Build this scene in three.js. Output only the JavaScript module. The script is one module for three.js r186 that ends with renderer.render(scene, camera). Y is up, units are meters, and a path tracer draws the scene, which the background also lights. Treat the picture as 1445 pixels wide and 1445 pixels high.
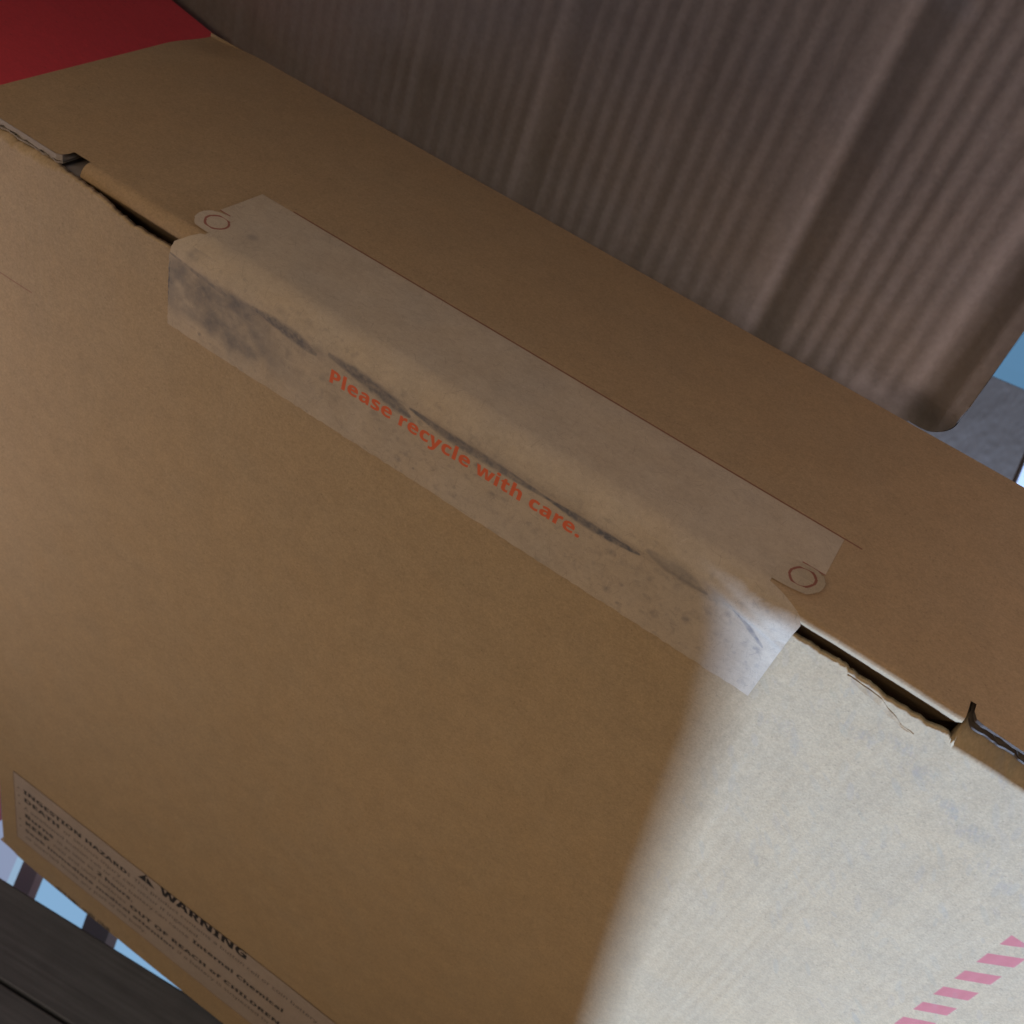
import * as THREE from 'three';
import { mergeGeometries } from 'three/addons/utils/BufferGeometryUtils.js';
import { RoundedBoxGeometry } from 'three/addons/geometries/RoundedBoxGeometry.js';
import { RectAreaLightUniformsLib } from 'three/addons/lights/RectAreaLightUniformsLib.js';

// ---------------------------------------------------------------- camera, light, exposure
const scene = new THREE.Scene();
const camera = new THREE.PerspectiveCamera(50.4856, 1, 0.02, 20);
camera.position.set(-0.0207271, 0.2180227, 0.2639576);
camera.up.set(-0.523335, 0.69494, -0.493131);
camera.lookAt(-0.0935235, -0.0148594, 0.0130261);
camera.focus = 0.36;
camera.userData.fStop = 26;

const renderer = new THREE.WebGLRenderer({ antialias: true });
renderer.toneMapping = THREE.LinearToneMapping;
renderer.toneMappingExposure = 1;
renderer.shadowMap.enabled = true;
RectAreaLightUniformsLib.init();

scene.background = new THREE.Color().setRGB(0.046, 0.038, 0.030);   // dim indoor surroundings

// every source: where it stands, what it faces, its size, colour and luminance, and the glow of its face
const SOURCES = {
  gap: { at: [1.302, -0.647, 0.752], to: [0, -0.1, 0], w: 0.065, h: 0.085, rgb: [0.38, 0.62, 1.15], nits: 6000, glow: 3 },
  side: { at: [-0.62, -0.18, 0.16], to: [-0.28, -0.1, 0], w: 0.15, h: 0.30, rgb: [0.76, 0.76, 1.0], nits: 3.7, glow: 1 },
  near: { at: [0.39, 0.068, -0.015], to: [0.0, 0.02, -0.10], w: 0.12, h: 0.10, rgb: [0.86, 0.77, 0.88], nits: 34, glow: 1 },
  lamp: { at: [-0.30, 1.15, 1.25], to: [-0.1, -0.1, 0], w: 0.9, h: 0.9, rgb: [1.0, 0.82, 0.63], nits: 4.65, glow: 1 },
};
function lightOf(s) {
  const l = new THREE.RectAreaLight(new THREE.Color().setRGB(...s.rgb), s.nits, s.w, s.h);
  const d = new THREE.Vector3(...s.to).sub(new THREE.Vector3(...s.at)).normalize();
  l.position.set(...s.at).addScaledVector(d, 0.006);
  l.lookAt(...s.to);
  l.castShadow = true;
  scene.add(l);
  return l;
}
for (const s of Object.values(SOURCES)) lightOf(s);

// ---------------------------------------------------------------- helpers
function tag(o, label, category, group, kind) {
  if (label) o.userData.label = label;
  if (category) o.userData.category = category;
  if (group) o.userData.group = group;
  if (kind) o.userData.kind = kind;
  return o;
}
function thing(name, label, category, [x, y, z] = [0, 0, 0]) {
  const g = new THREE.Group(); g.name = name; g.position.set(x, y, z); scene.add(g);
  return tag(g, label, category);
}
function mesh(name, geo, mat, parent, label) {
  const m = new THREE.Mesh(geo, mat); m.name = name; m.castShadow = m.receiveShadow = true;
  if (label) m.userData.label = label;
  (parent || scene).add(m);
  return m;
}
const smooth = (a, b, x) => { const t = Math.min(1, Math.max(0, (x - a) / (b - a))); return t * t * (3 - 2 * t); };
const lerp = (a, b, t) => a + (b - a) * t;
function interp(pts, x) {                                            // piecewise linear
  if (x <= pts[0][0]) return pts[0][1];
  for (let i = 1; i < pts.length; i++) if (x <= pts[i][0]) return lerp(pts[i - 1][1], pts[i][1], (x - pts[i - 1][0]) / (pts[i][0] - pts[i - 1][0]));
  return pts[pts.length - 1][1];
}
function hash(ix, iy, seed) {
  let h = (ix * 374761393 + iy * 668265263 + seed * 974634777) | 0;
  h = Math.imul(h ^ (h >>> 13), 1274126177); h ^= h >>> 16;
  return (h >>> 0) / 4294967296;
}
function vnoise(x, y, seed = 0) {
  const ix = Math.floor(x), iy = Math.floor(y), fx = x - ix, fy = y - iy;
  const u = fx * fx * (3 - 2 * fx), v = fy * fy * (3 - 2 * fy);
  const a = hash(ix, iy, seed), b = hash(ix + 1, iy, seed), c = hash(ix, iy + 1, seed), d = hash(ix + 1, iy + 1, seed);
  return (a + (b - a) * u + (c - a) * v + (a - b - c + d) * u * v) * 2 - 1;
}
const fbm = (x, y, n, seed) => { let s = 0, a = 0.5, f = 1; for (let i = 0; i < n; i++) { s += a * vnoise(x * f, y * f, seed + i); a *= 0.5; f *= 2.03; } return s; };
let rs = 12345; const rnd = () => { rs = (Math.imul(rs, 1664525) + 1013904223) >>> 0; return rs / 4294967296; };
const toS = (l) => 255 * (l <= 0.0031308 ? 12.92 * l : 1.055 * Math.pow(Math.max(l, 0), 1 / 2.4) - 0.055);
const css = (r, g, b, a = 1) => `rgba(${Math.round(toS(r))},${Math.round(toS(g))},${Math.round(toS(b))},${a})`;

// a grid surface: f(i/nu, j/nv) -> [x, y, z, u, v]
function grid(nu, nv, f, flip = false) {
  const pos = [], uv = [], idx = [];
  for (let j = 0; j <= nv; j++) for (let i = 0; i <= nu; i++) { const p = f(i / nu, j / nv); pos.push(p[0], p[1], p[2]); uv.push(p[3] ?? 0, p[4] ?? 0); }
  for (let j = 0; j < nv; j++) for (let i = 0; i < nu; i++) {
    const a = j * (nu + 1) + i, b = a + 1, c = a + nu + 1, d = c + 1;
    if (flip) idx.push(a, c, b, b, c, d); else idx.push(a, b, c, b, d, c);
  }
  const g = new THREE.BufferGeometry();
  g.setAttribute('position', new THREE.Float32BufferAttribute(pos, 3));
  g.setAttribute('uv', new THREE.Float32BufferAttribute(uv, 2));
  g.setIndex(idx); g.computeVertexNormals();
  return g;
}
// paper texture: per-pixel linear colour from f(x, y) in metres, then prints drawn on top
function paperTexture(W, H, x0, y0, w, h, f, draw) {
  const cv = document.createElement('canvas'); cv.width = W; cv.height = H;
  const cx = cv.getContext('2d'), im = cx.createImageData(W, H), D = im.data;
  for (let j = 0; j < H; j++) for (let i = 0; i < W; i++) {
    const c = f(x0 + (i + 0.5) / W * w, y0 + (1 - (j + 0.5) / H) * h, i, j), k = (j * W + i) * 4;
    D[k] = toS(c[0]); D[k + 1] = toS(c[1]); D[k + 2] = toS(c[2]); D[k + 3] = 255;
  }
  cx.putImageData(im, 0, 0);
  if (draw) {                                                        // draw in metres, y up, through helpers
    const X = (x) => (x - x0) / w * W, Y = (y) => (1 - (y - y0) / h) * H;
    draw(cx, X, Y, W / w, H / h);
  }
  const t = new THREE.CanvasTexture(cv); t.colorSpace = THREE.SRGBColorSpace; t.magFilter = THREE.LinearFilter; t.anisotropy = 8;
  return t;
}
// one line of print between x positions a and b, cap height given, baseline y
// loose paper fibres: short fine strokes, some darker and some paler than the sheet
function fibres(cx, X, Y, sx, x0, x1, y0, y1, n, dark, pale) {
  for (let k = 0; k < n; k++) {
    const x = lerp(x0, x1, rnd()), y = lerp(y0, y1, rnd()), a = rnd() * 6.3, l = 0.0006 + 0.0018 * rnd() ** 2, b = a + (rnd() - 0.5) * 1.2;
    cx.strokeStyle = k % 3 ? css(...dark, 0.10 + 0.16 * rnd()) : css(...pale, 0.08 + 0.12 * rnd()); cx.lineWidth = (0.00014 + 0.00014 * rnd()) * sx;
    cx.beginPath(); cx.moveTo(X(x), Y(y)); cx.quadraticCurveTo(X(x + l * Math.cos(a)), Y(y + l * Math.sin(a)), X(x + l * (Math.cos(a) + Math.cos(b))), Y(y + l * (Math.sin(a) + Math.sin(b)))); cx.stroke();
  }
}
function print(cx, X, Y, sx, sy, text, a, b, base, cap, style, font, heavy = 0) {
  const px = cap * sy / 0.72;
  cx.save(); cx.font = `${font} ${px.toFixed(2)}px sans-serif`; cx.fillStyle = style; cx.textBaseline = 'alphabetic'; cx.textAlign = 'left';
  const wdt = cx.measureText(text).width;
  cx.translate(X(a), Y(base)); cx.scale((X(b) - X(a)) / wdt, 1); cx.fillText(text, 0, 0); if (font === 'bold' && heavy) { cx.strokeStyle = style; cx.lineWidth = px * heavy; cx.strokeText(text, 0, 0); } cx.restore();
}
function kraft(base, seed, cloud = 1, speck = 1, flecks = true) {
  return (x, y, i, j) => {
    const m = fbm(x * 130, y * 130, 4, seed) * 0.11 * cloud + vnoise(x * 900, y * 900, seed + 9) * 0.035 + vnoise(x * 420, y * 1500, seed + 21) * 0.03;
    const g = ((hash(i, j, seed + 50) - 0.5) * 0.10 + (hash(i >> 1, j >> 1, seed + 51) - 0.5) * 0.11) * speck, t = fbm(x * 60, y * 60, 3, seed + 30) * 0.035 * cloud;
    let s = 1 + m + g;
    if (flecks && hash(i >> 1, j >> 1, seed + 77) > 0.9965) s *= 0.80;
    return [base[0] * s * (1 + t), base[1] * s, base[2] * s * (1 - t * 1.6)];
  };
}

// ---------------------------------------------------------------- materials
const KRAFT = [0.405, 0.271, 0.133], INK = [0.020, 0.016, 0.014], RED = [0.72, 0.125, 0.042];
const std = (o) => new THREE.MeshStandardMaterial({ roughness: 0.86, metalness: 0, side: THREE.DoubleSide, ...o });
const flat = (r, g, b, o = {}) => std({ color: new THREE.Color().setRGB(r, g, b), ...o });

// fine fibre relief shared by all the paper
const fibreTex = (() => {
  const N = 512, d = new Uint8Array(N * N * 4);
  const w = (x, y, f, s) => { let v = 0; const p = N / f; const wrap = (q) => ((q % f) + f) % f; const ix = Math.floor(x / p), iy = Math.floor(y / p), fx = x / p - ix, fy = y / p - iy; const a = hash(wrap(ix), wrap(iy), s), b = hash(wrap(ix + 1), wrap(iy), s), c = hash(wrap(ix), wrap(iy + 1), s), e = hash(wrap(ix + 1), wrap(iy + 1), s); const u = fx * fx * (3 - 2 * fx), q = fy * fy * (3 - 2 * fy); v = a + (b - a) * u + (c - a) * q + (a - b - c + e) * u * q; return v; };
  for (let j = 0; j < N; j++) for (let i = 0; i < N; i++) {
    const v = 0.45 * w(i, j, 9, 1) + 0.3 * w(i, j, 24, 2) + 0.15 * w(i, j, 70, 3) + 0.1 * w(i, j, 190, 4), k = (j * N + i) * 4;
    d[k] = d[k + 1] = d[k + 2] = Math.round(255 * v); d[k + 3] = 255;
  }
  const t = new THREE.DataTexture(d, N, N); t.wrapS = t.wrapT = THREE.RepeatWrapping; t.magFilter = THREE.LinearFilter; t.needsUpdate = true;
  return t;
})();
const relief = (rx, ry) => { const t = fibreTex.clone(); t.repeat.set(rx, ry); t.needsUpdate = true; return t; };

// ---------------------------------------------------------------- the shipping box
// x runs along the front edge, y up, z out of the front; origin on the lid's front edge at the right end of the tape
const X0 = -0.357, X1 = 0.21, DEPTH = -0.138, BOT = -0.5775;
const box = thing('shipping_box', 'large brown cardboard shipping box closed with a paper tape strip', 'cardboard box');

// gentle unevenness of the front board, shared by what is stuck on it
function wallZ(x, y) {
  return 0.000024 * Math.sin(x / 0.0047 * 2 * Math.PI) * (0.6 + 0.5 * vnoise(x * 50, y * 30, 61)) + 0.0005 * fbm(x * 14 + 3, y * 14, 3, 5) + 0.00022 * fbm(x * 55, y * 55, 2, 8);
}
const topR = (x) => interp([[-0.37, -0.0040], [-0.310, -0.0039], [-0.300, -0.0031], [-0.290, -0.0042], [-0.283, -0.0054], [-0.269, -0.0080], [-0.252, -0.0078], [-0.2, -0.007], [-0.01, -0.007], [0.002, -0.0078], [0.018, -0.0078], [0.034, -0.0097], [0.045, -0.0095], [0.0540, -0.0086], [0.0562, -0.0100], [0.0572, -0.0060], [0.0582, -0.0046], [0.07, -0.0042], [0.22, -0.004]], x);
const wallTop = (x) => topR(x) + (x < 0.0575 ? 0.0006 * vnoise(x * 420, 1.5, 4) + 0.00045 * vnoise(x * 1300, 2.5, 4) : 0);
const rightZone = (x) => smooth(0.0556, 0.0576, x);
const wallRad = (x) => lerp(0.0007, 0.0022, rightZone(x)) + 0.0022 * (1 - smooth(-0.312, -0.300, x));
const bend = (x) => lerp(Math.PI / 2, 0.98, rightZone(x));            // the board leans back under the lid at the right
const shoulder = (x) => lerp(wallTop(x) - wallRad(x), -0.0128 + 0.0006 * vnoise(x * 90, 3, 44), rightZone(x));
const wallBottom = (x) => interp([[-0.370, -0.5630], [-0.362, -0.5640], [-0.340, -0.5740], [-0.31, -0.5770], [0.3, -0.578]], x);

const wallTex = paperTexture(2048, 2048, -0.37, -0.6, 0.60, 0.62, kraft(KRAFT, 3, 0.65, 1.5), (cx, X, Y, sx, sy) => {
  fibres(cx, X, Y, sx, -0.37, 0.22, -0.59, 0.0, 15000, [0.16, 0.10, 0.05], [0.60, 0.45, 0.28]);
  // printed candy-stripe band
  cx.fillStyle = css(0.43, 0.092, 0.078, 0.88);
  cx.save(); cx.beginPath(); cx.rect(X(0.1114), Y(-0.0668), 0.0087 * sx, 0.5 * sy); cx.clip();
  for (let k = 0; k < 26; k++) {
    const y = -0.0669 - 0.01368 * k;
    cx.beginPath(); cx.moveTo(X(0.1114), Y(y)); cx.lineTo(X(0.1201), Y(y + 0.0080)); cx.lineTo(X(0.1201), Y(y + 0.0013)); cx.lineTo(X(0.1114), Y(y - 0.0068)); cx.closePath(); cx.fill();
  }
  cx.restore();
  // thin printed red line at the left
  cx.fillStyle = css(0.20, 0.06, 0.035, 0.55);
  cx.fillRect(X(-0.357), Y(-0.0663), 0.037 * sx, 0.0005 * sy);
  // remains of dark print along the bottom edge
  for (let k = 0; k < 26; k++) { cx.fillStyle = css(...INK, 0.5 + 0.5 * rnd()); const x = -0.3115 + k * 0.0020; if (k % 7 !== 5) cx.fillRect(X(x), Y(-0.5712 - 0.0014 * rnd()), (0.0007 + 0.0011 * rnd()) * sx, 0.008 * sy); }
  // rubbed grey smudges below the torn end of the fold, made of many small overlapping marks
  for (const [mx, my, n, sp] of [[0.0475, -0.0225, 60, 0.004], [0.0560, -0.0270, 90, 0.005], [0.0690, -0.0330, 80, 0.005], [0.0790, -0.0375, 100, 0.006], [0.0360, -0.0280, 50, 0.005], [0.0150, -0.0440, 50, 0.006], [0.0900, -0.0480, 70, 0.007]])
    for (let k = 0; k < n; k++) {
      const x = mx + sp * (rnd() + rnd() - 1) * 1.4, y = my + sp * (rnd() + rnd() - 1) * 0.8;
      cx.fillStyle = css(0.22, 0.175, 0.12, 0.05 + 0.07 * rnd());
      cx.save(); cx.translate(X(x), Y(y)); cx.rotate(0.9 + 0.8 * rnd()); cx.beginPath(); cx.ellipse(0, 0, (0.0005 + 0.0012 * rnd()) * sx, (0.0002 + 0.0004 * rnd()) * sy, 0, 0, 7); cx.fill(); cx.restore();
    }
  // greyish scuffs worn into the paper at the right of the front
  for (let k = 0; k < 420; k++) {
    const x = 0.0 + 0.2 * rnd(), y = -0.008 - 0.15 * rnd() ** 1.6, r = (0.0006 + 0.0016 * rnd());
    cx.fillStyle = css(0.27, 0.220, 0.155, 0.07 + 0.11 * rnd());
    cx.save(); cx.translate(X(x), Y(y)); cx.rotate(0.5 + rnd()); cx.beginPath(); cx.ellipse(0, 0, r * sx * (1 + 2 * rnd()), r * sy * 0.6, 0, 0, 7); cx.fill(); cx.restore();
  }
});
const wallMat = std({ map: wallTex, bumpMap: relief(6, 6), bumpScale: 0.00016 });

{ // front wall: outside, rounded upper edge, inside
  const NA = 30, NB = 8, NC = 6, n = NA + NB + NC;
  const xs = [];
  for (let i = 0; i <= 560; i++) xs.push(lerp(X0, X1, i / 560));
  for (let i = 0; i < 60; i++) xs.push(lerp(0.0515, 0.0625, (i + 0.37) / 60));
  xs.sort((a, b) => a - b);
  const g = grid(xs.length - 1, n, (u, v) => {
    const x = xs[Math.round(u * (xs.length - 1))], j = Math.round(v * n), r = wallRad(x);
    let y, z;
    const y0 = shoulder(x), A = bend(x), zb = wallZ(x, y0), run = lerp(0.0015, 0.0125, rightZone(x));
    if (j <= NA) { const t = 1 - (1 - j / NA) ** 1.8; y = lerp(wallBottom(x), y0, t); z = wallZ(x, y); }
    else if (j <= NA + NB) { const a = (j - NA) / NB * A; y = y0 + r * Math.sin(a); z = zb - r + r * Math.cos(a); }
    else {
      const t = (j - NA - NB) / NC; y = y0 + r * Math.sin(A) + run * Math.cos(A); z = zb - r + r * Math.cos(A) - run * Math.sin(A);
      if (j > NA + NB + 1) { y -= 0.05 * (t - 1 / NC); z -= 0.0003 * t; }
    }
    // the vertical left edge turns back round the corner
    z -= 0.004 * (1 - smooth(X0, X0 + 0.006, x)) ** 2;
    const xx = x - 0.010 * smooth(-0.05, -0.56, y) * (1 - smooth(X0, X0 + 0.05, x));   // the lower left corner bulges outwards
    return [xx, y, z, (xx + 0.37) / 0.60, (y + 0.6) / 0.62];
  });
  mesh('front_wall', g, wallMat, box);
}
const lidTex = paperTexture(2048, 768, -0.37, -0.15, 0.60, 0.225, kraft([0.392, 0.246, 0.115], 17, 0.6, 1.5), (cx, X, Y, sx, sy) => {
  fibres(cx, X, Y, sx, -0.37, 0.22, -0.15, 0.07, 5000, [0.15, 0.09, 0.04], [0.58, 0.42, 0.25]);
  cx.fillStyle = css(0.16, 0.035, 0.018, 0.75);                       // thin printed red line where the tape goes (v runs towards the front)
  cx.fillRect(X(-0.235), Y(-0.15 + (0.15 - 0.0471)), 0.242 * sx, 0.0006 * sy);
});
const lidMat = std({ map: lidTex, bumpMap: relief(6, 2.4), bumpScale: 0.00014 });
const lidUV = (x, s) => [(x + 0.37) / 0.60, (s + 0.15) / 0.225];
const flapZ = (x) => lerp(-0.0036, -0.0006, smooth(-0.02, 0.012, x)), foldR = (x) => lerp(0.0048, 0.0021, smooth(-0.02, 0.012, x));
const lidY = (x, z) => { const c = Math.hypot(x - X0, z - DEPTH); return -0.0025 * (1 - smooth(0, 0.03, c)) + 0.00025 * fbm(x * 16, z * 16, 2, 11) * smooth(-0.010, -0.03, z); };
const lidRight = (x) => interp([[0.0566, -0.0055], [0.0578, -0.0030], [0.0600, -0.0022], [0.075, -0.0012], [0.3, -0.001]], x);
const lidLeft = (x) => interp([[-0.36, -0.0036], [-0.309, -0.0027], [-0.3072, -0.0040], [-0.3066, -0.0064]], x);
{
  const parts = [];
  parts.push(grid(140, 40, (u, v) => { const x = lerp(X0, X1, u), z = lerp(DEPTH, -0.0088, v); return [x, lidY(x, z), z, ...lidUV(x, z)]; }, true));
  // tuck flap: over a soft fold and down inside the front wall
  parts.push(grid(240, 26, (u, v) => {
    const x = lerp(-0.2985, 0.0548, u), R = foldR(x), F = flapZ(x) + 0.0003 * vnoise(x * 60, 3, 6), L0 = F - R + 0.0088, L1 = R * 0.5 * Math.PI, s = v < 0.5 ? v * 2 * (L0 + L1) : L0 + L1 + (v - 0.5) * 2 * 0.05;
    let y, z;
    if (s < L0) { y = 0; z = -0.0088 + s; } else if (s < L0 + L1) { const a = (s - L0) / R; y = -R + R * Math.cos(a); z = F - R + R * Math.sin(a); } else { const q = s - L0 - L1, sl = 0.72; y = -R - q * sl; z = F - q * Math.sqrt(1 - sl * sl) * smooth(0, 0.003, q); }
    return [x, y, z, ...lidUV(x, -0.0088 + s)];
  }, true));
  parts.push(grid(60, 6, (u, v) => { const x = lerp(X0, -0.3066, u), z = lerp(-0.0088, lidLeft(x), v); return [x, 0, z, ...lidUV(x, z)]; }, true));
  parts.push(grid(120, 6, (u, v) => { const x = lerp(0.0566, X1, u), z = lerp(-0.0088, lidRight(x), v); return [x, 0, z, ...lidUV(x, z)]; }, true));
  mesh('lid', mergeGeometries(parts), lidMat, box);
}
// cut edges of the lid beside the tuck flap: two liners with the wavy core between them
function cutEdge(xa, xb, zf, amp, period, th, liner, seed) {
  const n = Math.ceil((xb - xa) / 0.0004), parts = [];
  const wob = (x) => 0.0005 * vnoise(x * 240, 5, seed) + 0.0003 * vnoise(x * 900, 6, seed);
  parts.push(grid(n, 3, (u, v) => { const x = lerp(xa, xb, u), z = lerp(-0.014, zf(x) + wob(x), v); return [x, -th, z, x * 8, z * 8]; }));
  parts.push(grid(n, 2, (u, v) => { const x = lerp(xa, xb, u), z = zf(x) - 0.0001; return [x, lerp(-0.0001, -liner + 0.0004 * vnoise(x * 500, 2, seed), v), z, x * 8, v]; }));
  parts.push(grid(n, 2, (u, v) => { const x = lerp(xa, xb, u), z = zf(x) + wob(x); return [x, lerp(-th + 0.0008, -th, v), z, x * 8, v]; }));
  parts.push(grid(n, 3, (u, v) => { const x = lerp(xa, xb, u), z = lerp(-0.014, zf(x) - 0.0002 + 0.0004 * vnoise(x * 300, 9, seed), v); return [x, -th / 2 + amp * Math.sin(x / period * 2 * Math.PI + 0.9 * vnoise(x * 60, 2, seed)), z, x * 8, z * 8]; }));
  return mergeGeometries(parts);
}
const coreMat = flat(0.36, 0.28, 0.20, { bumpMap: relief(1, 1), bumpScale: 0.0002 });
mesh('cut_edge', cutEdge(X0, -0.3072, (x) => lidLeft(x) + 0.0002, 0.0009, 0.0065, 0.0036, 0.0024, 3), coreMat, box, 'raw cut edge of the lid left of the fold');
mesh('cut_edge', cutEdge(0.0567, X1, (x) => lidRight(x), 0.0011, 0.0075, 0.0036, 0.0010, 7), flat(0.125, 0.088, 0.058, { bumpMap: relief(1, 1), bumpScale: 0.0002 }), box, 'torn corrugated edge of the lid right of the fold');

{ // the other sides
  const side = [];
  for (const x of [X0 + 0.0012, X1 - 0.0012]) side.push(grid(4, 8, (u, v) => [x, lerp(-0.56, -0.0042, v), lerp(DEPTH + 0.002, -0.0035, u), u * 0.25, v]));
  mesh('side_wall', side[0], std({ map: wallTex }), box); mesh('side_wall', side[1], std({ map: wallTex }), box);
  mesh('back_wall', grid(8, 8, (u, v) => [lerp(X0, X1, u), lerp(BOT, -0.0006, v), DEPTH + 0.0002, u, v], true), std({ map: wallTex }), box);
  mesh('bottom', grid(40, 4, (u, v) => [lerp(X0 - 0.010, X1, u), BOT - 0.0008 + 0.006 * (1 - smooth(X0 - 0.01, X0 + 0.03, lerp(X0 - 0.01, X1, u))), lerp(DEPTH, -0.0008, v), u, v * 0.2]), flat(0.33, 0.25, 0.18, { bumpMap: relief(4, 1), bumpScale: 0.0004 }), box);
}
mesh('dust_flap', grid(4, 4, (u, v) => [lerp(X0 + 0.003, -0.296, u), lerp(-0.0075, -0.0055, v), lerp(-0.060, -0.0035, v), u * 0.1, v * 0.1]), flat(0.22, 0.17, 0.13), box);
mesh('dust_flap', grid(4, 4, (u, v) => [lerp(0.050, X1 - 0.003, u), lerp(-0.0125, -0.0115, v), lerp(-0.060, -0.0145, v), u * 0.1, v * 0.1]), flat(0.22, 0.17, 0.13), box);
// a strip of top paper peeled loose below the fold, at the right
mesh('peeled_paper', grid(40, 6, (u, v) => {
  const x = lerp(0.0215, 0.0475, u), w = 0.0016 * Math.sin(Math.PI * Math.min(1, u * 1.25 + 0.02)) ** 0.7 + 0.0004, yb = lerp(-0.0100, -0.0162, u) + 0.0006 * vnoise(x * 300, 1, 2), lift = 0.0007 * Math.sin(Math.PI * u) * (1 - v);
  const y = yb + w * v; return [x, y, wallZ(x, y) + 0.0003 + lift, (x + 0.37) / 0.6, (y + 0.6) / 0.62];
}), wallMat, box);

// ---------------------------------------------------------------- warning label on the front
{
  const lx0 = -0.3478, lx1 = -0.036, ly0 = -0.5435, ly1 = -0.4572;
  const tex = paperTexture(2048, 620, lx0, ly0, lx1 - lx0, ly1 - ly0, kraft([0.40, 0.305, 0.222], 41, 0.7), (cx, X, Y, sx, sy) => {
    cx.strokeStyle = css(0.10, 0.05, 0.03, 0.75); cx.lineWidth = 0.0009 * sx; cx.strokeRect(X(lx0), Y(ly1), (lx1 - lx0) * sx, (ly1 - ly0) * sy);
    const P = (t, a, b, base, cap, bold, al = 0.9) => print(cx, X, Y, sx, sy, t, a, b, base, cap, css(...INK, al), bold ? 'bold' : 'normal', 0.035);
    // triangle with its exclamation mark, and the heading
    cx.fillStyle = css(...INK, 1); cx.beginPath(); cx.moveTo(X(-0.2395), Y(-0.4668)); cx.lineTo(X(-0.2335), Y(-0.4578)); cx.lineTo(X(-0.2255), Y(-0.4668)); cx.closePath(); cx.fill();
    print(cx, X, Y, sx, sy, '!', -0.2338, -0.2318, -0.4659, 0.0062, css(0.4, 0.31, 0.22, 1), 'bold');
    P('WARNING', -0.2212, -0.1505, -0.4656, 0.0092, true, 1);
    const rows = [-0.4757, -0.4857, -0.4958, -0.5060, -0.5158, -0.5255, -0.5350];
    for (const k of [0, 1, 2, 4, 5]) { cx.fillStyle = css(...INK, 0.8); cx.beginPath(); cx.arc(X(-0.3436), Y(rows[k] + 0.0022), 0.0008 * sx, 0, 7); cx.fill(); }
    const L = -0.3392, c = 0.0049, s = 0.0040;
    P('INGESTION HAZARD:', L, -0.2455, rows[0], c, true); P('This product contains a button cell or coin battery.', -0.2425, -0.092, rows[0], s, false, 0.78);
    P('DEATH', L, -0.3065, rows[1], c, true); P('or serious injury can occur if ingested.', -0.3035, -0.186, rows[1], s, false, 0.78);
    P('A swallowed button cell or coin battery can cause', L, -0.1945, rows[2], s, false, 0.78); P('Internal Chemical', -0.1914, -0.117, rows[2], c, true);
    P('Burns', L, -0.3125, rows[3], c, true); P('in as little as', -0.3095, -0.2765, rows[3], s, false, 0.78); P('2 hours.', -0.2735, -0.2415, rows[3], c, true);
    P('KEEP', L, -0.3165, rows[4], c, true); P('new and used batteries', -0.3130, -0.2475, rows[4], s, false, 0.78); P('OUT OF REACH of CHILDREN', -0.2441, -0.1165, rows[4], c, true);
    P('Seek immediate medical attention', L, -0.204, rows[5], s, true, 0.8); P('if a battery is suspected to be swallowed', -0.2015, -0.083, rows[5], s, false, 0.78);
    P('or inserted inside any part of the body.', L, -0.228, rows[6], s, false, 0.78);
  });
  mesh('warning_label', grid(120, 24, (u, v) => { const x = lerp(lx0, lx1, u), y = lerp(ly0, ly1, v); return [x, y, wallZ(x, y) + 0.0005, u, v]; }), std({ map: tex, roughness: 0.75, bumpMap: relief(3, 0.9), bumpScale: 0.0002 }), box, 'greyish paper label with black warning print');
}

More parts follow.
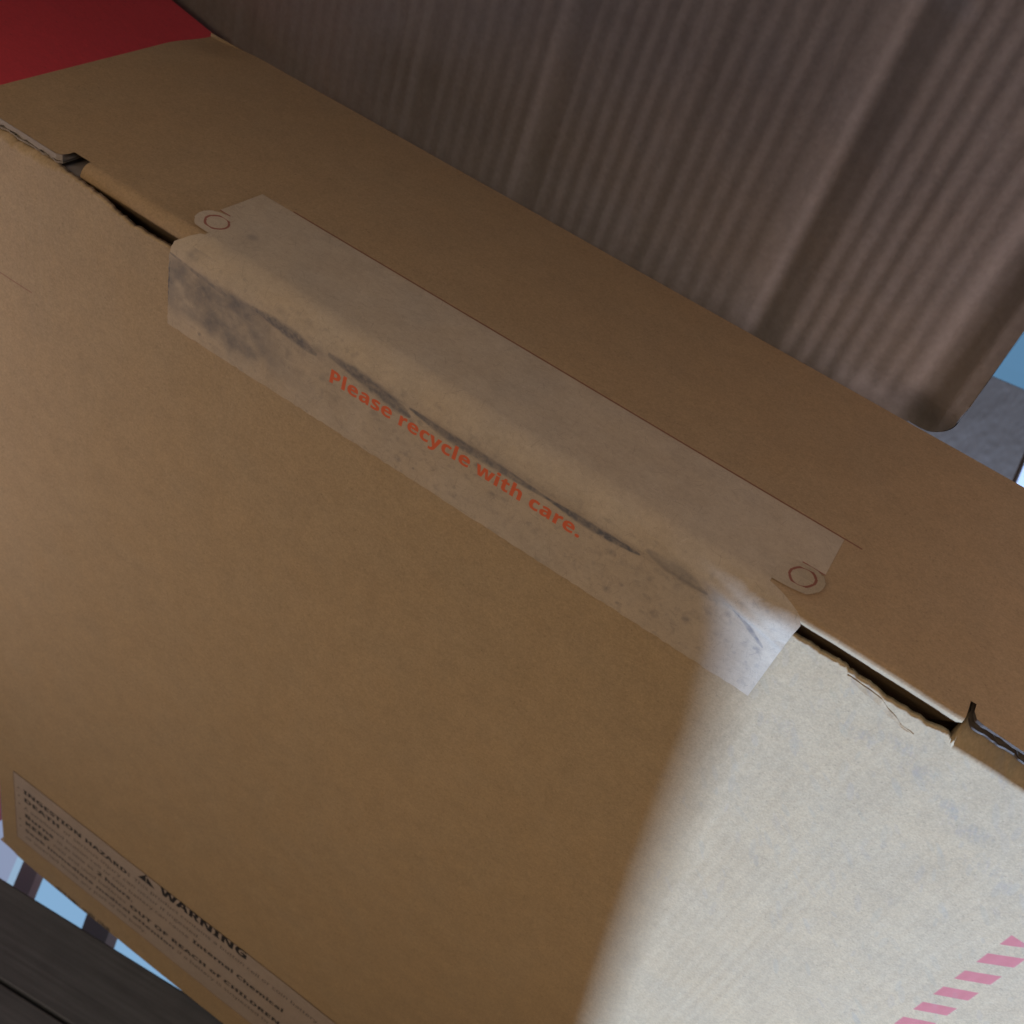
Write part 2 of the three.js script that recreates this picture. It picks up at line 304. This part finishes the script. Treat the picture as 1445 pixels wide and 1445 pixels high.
// ---------------------------------------------------------------- paper tape over the front edge
// section of the strip; v is the distance along the paper, v = y + 0.004 on the front, and grows over the fold onto the lid
const NV = 110, prof = new THREE.CatmullRomCurve3([[0.0004, -0.0463], [0.0004, -0.030], [0.0005, -0.018], [0.0005, -0.0105], [0.0003, -0.0075], [-0.0008, -0.0045], [-0.0030, -0.0018], [-0.0062, 0.0002], [-0.0095, 0.0010], [-0.0125, 0.0006], [-0.016, 0.0006], [-0.026, 0.0005], [-0.0392, 0.0005]].map((p) => new THREE.Vector3(0, p[0], p[1])), false, 'centripetal');
const pts = prof.getSpacedPoints(NV), len = prof.getLength(), vEnd = -0.0392 + 0.004;
const vz = (z) => vEnd + len - (z + 0.0463);                          // v of a place on the lid
const SLIT = vz(-0.0237), TABLOW = vz(-0.0085);
const tapeTex = (() => {
  const base = kraft([0.480, 0.360, 0.232], 63, 0.9);
  // dirt and painted edge shade: graphite-grey slivers along the crease, and grey rubbing at the left end
  const slivers = [
    [[-0.212, -0.0098], [-0.200, -0.0104], [-0.1885, -0.0116], [-0.184, -0.0128], 0.0031, 0.8],
    [[-0.178, -0.0094], [-0.163, -0.0110], [-0.150, -0.0132], [-0.1435, -0.0146], 0.0034, 0.8],
    [[-0.1435, -0.0112], [-0.130, -0.0128], [-0.110, -0.0128], [-0.086, -0.0128], 0.0022, 0.85],
    [[-0.088, -0.0128], [-0.074, -0.0131], [-0.063, -0.0128], [-0.0525, -0.0122], 0.0019, 1.0],
    [[-0.0505, -0.0088], [-0.043, -0.0096], [-0.034, -0.0102], [-0.028, -0.0112], 0.0030, 0.45],
    [[-0.018, -0.0112], [-0.012, -0.0138], [-0.008, -0.0160], [-0.0045, -0.0180], 0.0009, 0.7],
    [[-0.2505, -0.0085], [-0.238, -0.0105], [-0.224, -0.0120], [-0.214, -0.0150], 0.0012, 0.6],
    [[-0.2502, -0.012], [-0.2503, -0.018], [-0.2503, -0.024], [-0.250, -0.030], 0.0005, 0.9],  // shade of the lifted left tape edge, painted as a thin dark line
  ];
  const seg = (px, py, a, b) => { const dx = b[0] - a[0], dy = b[1] - a[1], t = Math.min(1, Math.max(0, ((px - a[0]) * dx + (py - a[1]) * dy) / (dx * dx + dy * dy))); return [Math.hypot(px - a[0] - dx * t, py - a[1] - dy * t), t]; };
  const spots = []; for (let k = 0; k < 70; k++) spots.push([-0.245 + 0.24 * rnd(), -0.014 - 0.022 * rnd(), 0.0005 + 0.0012 * rnd() ** 2, 0.15 + 0.35 * rnd()]);
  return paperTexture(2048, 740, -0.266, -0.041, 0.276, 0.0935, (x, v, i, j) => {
    const c = base(x, v, i, j), y = v - 0.004;                       // v: paper height; y on the front = v - 0.004 below the fold
    let d = 0;
    if (y < -0.002) {
      const n = fbm(x * 700, y * 700, 3, 90), e = 0.0004 * fbm(x * 300, y * 300, 2, 95);
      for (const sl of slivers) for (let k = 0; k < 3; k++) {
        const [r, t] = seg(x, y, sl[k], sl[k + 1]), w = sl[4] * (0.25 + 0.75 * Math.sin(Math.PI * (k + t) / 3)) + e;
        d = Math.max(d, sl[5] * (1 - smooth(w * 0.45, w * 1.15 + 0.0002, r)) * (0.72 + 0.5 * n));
      }
      const zone = (1 - smooth(-0.226, -0.196, x + 0.4 * y)) * smooth(-0.036, -0.028, y - 0.0025 * vnoise(x * 200, 4, 3)) * (1 - smooth(-0.011, -0.008, y));
      d = Math.max(d, zone * (0.40 + 0.55 * fbm(x * 200, y * 200, 4, 99)));
      const zone2 = (1 - smooth(-0.19, -0.14, x)) * smooth(-0.037, -0.02, y);
      d = Math.max(d, 0.55 * zone2 * Math.max(0, fbm(x * 190 + 7, y * 190, 4, 120) - 0.08));
      for (const s of spots) { const r = Math.hypot(x - s[0], y - s[1]); if (r < s[2] * 2) d = Math.max(d, s[3] * (1 - smooth(s[2] * 0.3, s[2] * 1.6, r)) * (0.6 + n)); }
      d = Math.max(d, 0.5 * Math.max(0, fbm(x * 420, y * 420, 3, 140) - 0.22));
    } else d = 0.35 * (1 - smooth(0.0005, 0.003, Math.hypot(x + 0.2315, v - vz(-0.020)))) ;
    d = Math.min(0.92, Math.max(0, d));
    return [lerp(c[0], 0.105, d), lerp(c[1], 0.100, d), lerp(c[2], 0.100, d)];
  }, (cx, X, Y, sx, sy) => {
    fibres(cx, X, Y, sx, -0.262, 0.006, -0.04, 0.05, 2600, [0.2, 0.15, 0.1], [0.68, 0.56, 0.40]);
    print(cx, X, Y, sx, sy, 'Please recycle with care.', -0.1772, -0.0722, -0.0204 + 0.004, 0.0056, css(...RED, 0.97), 'bold', 0.015);
    cx.strokeStyle = css(0.27, 0.075, 0.045, 0.85); cx.lineWidth = 0.00085 * sx;
    cx.beginPath(); cx.ellipse(X(-0.2452), Y(vz(-0.0165)), 0.0042 * sx, 0.0043 * sy, 0, 0, 7); cx.stroke();
    cx.lineWidth = 0.0006 * sx; for (const [xa, xb] of [[-0.2505, -0.2455], [-0.0078, 0.0008]]) { cx.beginPath(); cx.moveTo(X(xa), Y(SLIT + 0.0003)); cx.lineTo(X(xb), Y(SLIT + 0.0003)); cx.stroke(); }
    cx.lineWidth = 0.00085 * sx;
    cx.beginPath(); cx.ellipse(X(-0.0055), Y(vz(-0.0163)), 0.0042 * sx, 0.0045 * sy, 0, 0, 7); cx.stroke();
  });
})();
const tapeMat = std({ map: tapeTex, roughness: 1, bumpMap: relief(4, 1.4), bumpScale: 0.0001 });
const tapeUV = (x, v) => [(x + 0.266) / 0.276, (v + 0.041) / 0.0935];
const tape = new THREE.Group(); tape.name = 'paper_tape'; tape.userData.label = 'pale paper tape with red print, scuffed grey, folded over the front edge'; box.add(tape);
{
  const left = (v) => v > SLIT ? interp([[SLIT, -0.2505], [0.06, -0.2486]], v) : v > TABLOW - 0.0012 ? -0.2425 : interp([[-0.0360, -0.2496], [-0.006, -0.2508], [0.000, -0.2505], [0.0025, -0.2480], [TABLOW - 0.0013, -0.2435]], v) + 0.0002 * vnoise(v * 900, 1, 3);
  const right = (v) => v > SLIT ? 0.0004 : v > TABLOW - 0.0012 ? -0.0135 : interp([[-0.0360, 0.0006], [-0.003, 0.0008], [0.001, 0.0014], [0.0035, -0.001], [TABLOW - 0.0022, -0.0095], [TABLOW - 0.0012, -0.0135]], v);
  const dz = (x, v) => {                                             // wrinkles: loose paper over the gap, lifted at the right end
    const near = smooth(-0.012, -0.006, v) * (1 - smooth(0.004, 0.012, v));
    const crease = 0.00028 * near * fbm(x * 70 + v * 90, v * 160, 3, 200) + 0.0003 * near * vnoise(x * 26, v * 60 + x * 20, 210);
    const lift = 0.0012 * smooth(-0.020, -0.004, x) * smooth(-0.006, 0.000, v) * (1 - smooth(0.003, 0.009, v));
    const ridge = 0.0010 * Math.exp(-(((v + 0.0065 + 0.25 * (x + 0.012)) / 0.0016) ** 2)) * smooth(-0.034, -0.02, x);
    const ridge2 = 0.0004 * Math.exp(-(((v - 0.0005 + 0.16 * (x + 0.05)) / 0.0014) ** 2)) * smooth(-0.075, -0.06, x) * (1 - smooth(-0.03, -0.018, x));
    return crease + lift + ridge + ridge2;
  };
  const NU = 320;
  const strip = grid(NU, NV, (u, w) => {
    const k = Math.round(w * NV), p = pts[k], v = vEnd + (1 - w) * len, x = lerp(left(v), right(v), u);
    const q0 = pts[Math.max(0, k - 1)], q1 = pts[Math.min(NV, k + 1)], ty = q1.y - q0.y, tz = q1.z - q0.z, tl = Math.hypot(ty, tz), ny = tz / tl, nz = -ty / tl, h = dz(x, v);
    const onWall = smooth(-0.010, -0.014, p.y), onLid = smooth(-0.012, -0.018, p.z) * (p.y > -0.001 ? 1 : 0);
    const bot = w > 0.985 ? 0.0003 * vnoise(x * 500, 8, 3) : 0;
    return [x, p.y + ny * h + onLid * lidY(x, p.z) + bot, p.z + nz * h + onWall * wallZ(x, p.y), ...tapeUV(x, v)];
  }, true);
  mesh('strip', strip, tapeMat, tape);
  // the two pull tabs: rounded ends cut free of the strip by short slits
  const zOf = (v) => { let b = 0; for (let k = 0; k <= NV; k++) if (Math.abs(vEnd + (1 - k / NV) * len - v) < Math.abs(vEnd + (1 - b / NV) * len - v)) b = k; return pts[b].z; };
  const tab = (sgn, xin, va, vb, xout, lift) => {
    const vc = (va + vb) / 2, R = (va - vb) / 2;
    return grid(40, 24, (u, w) => {
      const v = lerp(va, vb, w), e = xout - sgn * R * (1 - Math.sqrt(Math.max(0, 1 - ((v - vc) / R) ** 2))) * 0.9, x = lerp(xin, e, u);
      const t = Math.abs(x - xin);
      return [x, 0.00055 + lift * t * t * 60, zOf(v), ...tapeUV(x, v)];
    });
  };
  mesh('pull_tab', tab(1, -0.0135, SLIT - 0.0007, TABLOW, 0.0016, 0.16), tapeMat, tape);
  mesh('pull_tab', tab(-1, -0.2425, SLIT - 0.0007, TABLOW, -0.2525, 0.12), tapeMat, tape);
}

// ---------------------------------------------------------------- corrugated sheet behind the box
{
  const sheet = thing('corrugated_sheet', 'dark brown corrugated cardboard sheet with vertical ridges standing behind the box', 'cardboard sheet', [0.017, BOT, -0.1475]);
  sheet.rotation.y = 0;
  const A = -4 * Math.PI / 180; sheet.rotation.y = A;
  const tex = paperTexture(1024, 1024, -0.9, 0, 0.9, 1.0, kraft([0.325, 0.262, 0.208], 81, 0.7, 0.8, false), null);
  const groove = (u, c, w, d) => -d * Math.exp(-(((u - c) / w) ** 2));
  const prof = (u) => {
    let h = 0.00015 * Math.sin((u + 0.0010 * vnoise(u * 25, 1, 3)) / 0.0088 * 2 * Math.PI) * (0.8 + 0.3 * vnoise(u * 40, 7, 3)) + 0.00003 * vnoise(u * 330, 2, 5);
    for (const [c, w, d] of [[-0.2165, 0.0058, 0.0013], [-0.0885, 0.0064, 0.0021], [-0.0165, 0.006, 0.0015], [-0.290, 0.006, 0.0009], [-0.42, 0.006, 0.0012], [-0.155, 0.005, 0.0004]]) h += groove(u, c, w, d);
    return h + 0.0022 * smooth(-0.014, 0, u) + 0.002 * fbm(u * 9, 3, 2, 6) - 0.22 * u * u;
  };
  const H = 0.98, yc = 0.5670, r = 0.015;                            // yc: lower corner of the free right edge
  const low = (u) => u > -r ? yc + r - Math.sqrt(Math.max(0, r * r - (u + r) ** 2)) : u > -0.0165 ? yc : 0;
  const us = []; for (let i = 0; i <= 1500; i++) us.push(-0.85 + 0.85 * i / 1500); for (let i = 1; i < 16; i++) us.push(-r * (1 - Math.sin(i / 16 * Math.PI / 2)) - 1e-5); us.sort((a, b) => a - b);
  const m = std({ map: tex, bumpMap: relief(8, 8), bumpScale: 0.00025 });
  const surf = (off, flip) => grid(us.length - 1, 24, (a, b) => { const u = us[Math.round(a * (us.length - 1))], yk = yc + r + 0.002, lo = Math.max(low(u), yc), t = b / 0.25, y = b < 0.25 ? (t < 1 / 6 ? lerp(low(u), lo, t * 6) : lerp(lo, yk, (t - 1 / 6) * 1.2)) : b < 0.5 ? lerp(yk, yk + 0.012, (b - 0.25) / 0.25) : lerp(yk + 0.012, H, (b - 0.5) / 0.5), x = u + 0.0005 * vnoise(y * 260, 3, 12) * smooth(-0.004, 0, u); return [x, y, prof(u) + off - 0.008 * smooth(-0.05, -0.02, u) * smooth(yc + 0.022, yc, y), (u + 0.9) / 0.9, y]; }, flip);
  mesh('face', surf(0, false), m, sheet);
  mesh('back_face', surf(-0.0042, true), m, sheet);
  // pale cut edge down the right side and round the lower corner
  const rim = []; for (let i = 0; i <= 40; i++) rim.push([0, lerp(H, yc + r, i / 40)]); for (let i = 1; i <= 16; i++) { const a = i / 16 * Math.PI / 2; rim.push([-r + r * Math.cos(a), yc + r - r * Math.sin(a)]); } for (let i = 1; i <= 6; i++) rim.push([lerp(-r, -0.0165, i / 6), yc]);
  const e = grid(rim.length - 1, 3, (a, b) => { const p = rim[Math.round(a * (rim.length - 1))]; return [p[0] + 0.0003, p[1], prof(p[0]) - 0.0043 * b + 0.0001 - 0.008 * smooth(-0.05, -0.02, p[0]) * smooth(yc + 0.022, yc, p[1]), p[1], b]; });
  mesh('cut_edge', e, flat(0.40, 0.34, 0.28), sheet);
}

// ---------------------------------------------------------------- red box at the left
{
  const red = thing('red_box', 'plain red box standing left of the shipping box', 'box', [-0.3640, -0.630, -0.1840]);
  red.rotation.y = -14.5 * Math.PI / 180;
  const tex = paperTexture(512, 512, 0, 0, 0.5, 0.5, kraft([0.68, 0.058, 0.070], 7, 0.5, 0.6), null);
  const m = std({ map: tex, roughness: 0.55 });
  const g = new RoundedBoxGeometry(0.40, 0.60, 0.17, 3, 0.002); g.translate(-0.200, 0.30, 0.085);
  mesh('body', g, m, red);
}

// ---------------------------------------------------------------- dark plank bench below
{
  const bench = thing('plank_bench', 'dark grey-brown wooden bench of planks under the lower left of the box', 'bench', [-0.2750, -0.6160, 0.0080]);
  bench.rotation.y = 0.113;
  const tex = (seed) => paperTexture(1024, 128, 0, 0, 1.2, 0.06, (x, y, i, j) => {
    const s = 1 + 0.4 * fbm(x * 18, y * 420, 4, seed) + 0.16 * fbm(x * 60, y * 60, 3, seed + 5) + (hash(i, j, seed) - 0.5) * 0.12;
    return [0.047 * s, 0.048 * s, 0.048 * s];
  }, null);
  const mats = [1, 2, 3].map((k) => std({ map: tex(300 + 13 * k), roughness: 0.62 }));
  const g = new RoundedBoxGeometry(1.15, 0.036, 0.0545, 2, 0.0018);
  for (let k = 0; k < 5; k++) { const p = mesh('plank', g, mats[k % 3], bench); p.position.set(0.02 * ((k * 7) % 3 - 1), 0.018, 0.0273 + 0.0562 * k); }
  const leg = new RoundedBoxGeometry(0.05, 0.40, 0.05, 2, 0.003);
  for (const [x, z] of [[-0.5, 0.04], [0.5, 0.04], [-0.5, 0.24], [0.5, 0.24]]) mesh('leg', leg, mats[0], bench).position.set(x, -0.2, z);
}

// ---------------------------------------------------------------- lit window strips seen past the boxes
const glow = (r, g, b) => new THREE.MeshStandardMaterial({ color: 0x000000, emissive: new THREE.Color().setRGB(r, g, b), emissiveIntensity: 1, roughness: 0.4 });
{
  const w = thing('low_window', 'pale blue lit window strip crossed by bars, seen below the box', 'window', [-0.33, -0.76, -0.053]); w.userData.kind = 'thing';
  const dir = new THREE.Vector2(0.46, 0.89).normalize();
  const bar = (name, xa, xb, th, m) => {                             // slanted bar between two x positions on the middle line
    const L = 0.11, pts = [[xa, 1], [xb, 1], [xb, -1], [xa, -1]].map(([x, s]) => new THREE.Vector2(x + 0.33 + s * L * dir.x / dir.y, -s * L));
    const g = new THREE.ExtrudeGeometry(new THREE.Shape(pts), { depth: th, bevelEnabled: false }); g.rotateX(-Math.PI / 2);
    mesh(name, g, m, w);
  };
  bar('pane', -0.52, -0.419, 0.0080, glow(0.25, 0.30, 0.44));
  bar('pane', -0.419, -0.4115, 0.0085, glow(0.28, 0.42, 0.58));
  bar('grey_bar', -0.4115, -0.3955, 0.0110, flat(0.42, 0.43, 0.45));
  bar('white_bar', -0.3955, -0.388, 0.0100, flat(0.80, 0.80, 0.80));
  bar('pane', -0.388, -0.3360, 0.0080, glow(0.225, 0.405, 0.62));
  bar('grey_bar', -0.3360, -0.3110, 0.0110, flat(0.30, 0.31, 0.32));
  bar('white_bar', -0.3110, -0.3010, 0.0100, flat(0.80, 0.80, 0.80));
  bar('pane', -0.3010, -0.10, 0.0080, glow(0.225, 0.405, 0.62));
  const l = new THREE.RectAreaLight(new THREE.Color().setRGB(0.36, 0.65, 1), 0.6, 0.3, 0.16); l.position.set(-0.30, -0.746, -0.05); l.lookAt(-0.30, 0, -0.05); l.castShadow = true; scene.add(l);
}
{
  const w = thing('far_window', 'blue lit window with grey and white frame behind the corrugated sheet', 'window'); w.userData.kind = 'thing';
  const C = new THREE.Vector3(0.105574, -0.267708, -0.716694), r = new THREE.Vector3(0.96507, -0.0202156, -0.26121), u = new THREE.Vector3(-0.15931, 0.746233, -0.64634), n = new THREE.Vector3(0.20799, 0.665377, 0.716947);
  w.position.copy(C); w.quaternion.setFromRotationMatrix(new THREE.Matrix4().makeBasis(r, u, n));
  const rect = (name, a, b, c, d, z, th, m) => { const g = new RoundedBoxGeometry(b - a, d - c, th, 2, 0.0008); g.translate((a + b) / 2, (c + d) / 2, z - th / 2); mesh(name, g, m, w); };
  rect('pane', -0.16, 0.26, 0.030, 0.25, 0, 0.006, glow(0.095, 0.215, 0.36));
  rect('pane', 0.031, 0.26, -0.25, 0.024, 0, 0.006, glow(0.10, 0.225, 0.375));
  rect('lower_rail', -0.16, 0.0265, -0.25, 0.0335, 0.012, 0.020, flat(0.128, 0.090, 0.062, { roughness: 0.4, bumpMap: relief(0.3, 0.3), bumpScale: 0.004 }));
  rect('mullion', 0.0225, 0.0315, -0.25, 0.0255, 0.016, 0.020, flat(0.82, 0.78, 0.78));
  rect('glazing_bar', 0.0318, 0.26, 0.0245, 0.0325, 0.012, 0.016, flat(0.42, 0.40, 0.42));
  const l = new THREE.RectAreaLight(new THREE.Color().setRGB(0.27, 0.6, 1), 0.36, 0.40, 0.20); l.position.copy(C).addScaledVector(n, 0.03).addScaledVector(r, 0.05).addScaledVector(u, 0.14); l.lookAt(l.position.clone().add(n)); l.castShadow = true; scene.add(l);
}

// ---------------------------------------------------------------- what lights and shades the scene, outside the frame
function source(name, label, category, s, frame) {
  const t = thing(name, label, category, s.at);
  t.lookAt(...s.to); t.userData.kind = 'thing';
  const pane = new THREE.Mesh(new THREE.BoxGeometry(s.w, s.h, 0.004), glow(s.rgb[0] * s.glow, s.rgb[1] * s.glow, s.rgb[2] * s.glow)); pane.name = 'pane'; pane.position.z = -0.002; t.add(pane);
  const f = 0.04, m = flat(...frame);
  for (const [w, h, x, y] of [[f, s.h + 2 * f, s.w / 2 + f / 2, 0], [f, s.h + 2 * f, -s.w / 2 - f / 2, 0], [s.w, f, 0, s.h / 2 + f / 2], [s.w, f, 0, -s.h / 2 - f / 2]]) { const g = new RoundedBoxGeometry(w, h, 0.03, 2, 0.003); const k = mesh('frame', g, m, t); k.position.set(x, y, -0.02); }
}
source('narrow_window', 'narrow bright window to the right, outside the frame', 'window', SOURCES.gap, [0.5, 0.48, 0.45]);
source('side_fill_light', 'added dim fill light at the left, outside the frame', 'window', SOURCES.side, [0.5, 0.48, 0.45]);  // unseen cool light added for the pale wash on the left of the front
source('near_fill_light', 'added small pale fill light close at the right, outside the frame', 'window', SOURCES.near, [0.5, 0.48, 0.45]);  // unseen light added to brighten the lid and the sheet at the right
source('ceiling_lamp', 'large dim warm lamp panel overhead, outside the frame', 'lamp', SOURCES.lamp, [0.5, 0.48, 0.45]);
{
  // unseen board added and shaped to keep the window off most of the box
  const S = (s, y) => new THREE.Vector2(s, y);
  const shape = new THREE.Shape([S(-0.047, -0.80), S(-0.047, -0.645), S(-0.0205, -0.372), S(-0.009, -0.240), S(-0.003, -0.163), S(0.001, -0.131), S(0.006, -0.112), S(0.014, -0.096), S(0.030, -0.080), S(0.10, -0.030), S(0.36, 0.04), S(0.75, 0.05), S(0.75, -0.80)]);
  const g = new THREE.ExtrudeGeometry(shape, { depth: 0.004, bevelEnabled: false });
  const o = mesh('light_blocker_front', g, flat(0.38, 0.27, 0.17));
  o.position.set(0.21, 0, 0.125); o.rotation.y = -Math.atan2(0.866, -0.5);
  tag(o, 'added light blocker in front of the box, outside the frame', 'light blocker');
  const sh = new THREE.Shape([S(-0.155, -0.50), S(-0.079, -0.50), S(-0.077, -0.056), S(-0.06, -0.065), S(-0.035, -0.082), S(-0.029, -0.073), S(0.0, -0.088), S(0.03, -0.06), S(0.03, 0.40), S(-0.155, 0.40)]);
  const o2 = mesh('light_blocker_right', new THREE.ExtrudeGeometry(sh, { depth: 0.004, bevelEnabled: false }), flat(0.38, 0.27, 0.17));  // unseen piece added to stop window light reaching the sheet behind the box
  o2.position.set(0.225, 0, 0.134); o2.rotation.y = -Math.atan2(0.866, -0.5);
  tag(o2, 'added light blocker right of the box, outside the frame', 'cardboard flap');
  // unseen board added to keep the lamp off the lid and what stands behind
  const sf = mesh('light_blocker_top', new RoundedBoxGeometry(1.4, 0.018, 0.60, 2, 0.002), flat(0.30, 0.22, 0.15));
  sf.position.set(-0.25, 0.264, -0.048);
  tag(sf, 'added light blocker above the box, outside the frame', 'light_blocker');
}
renderer.render(scene, camera);
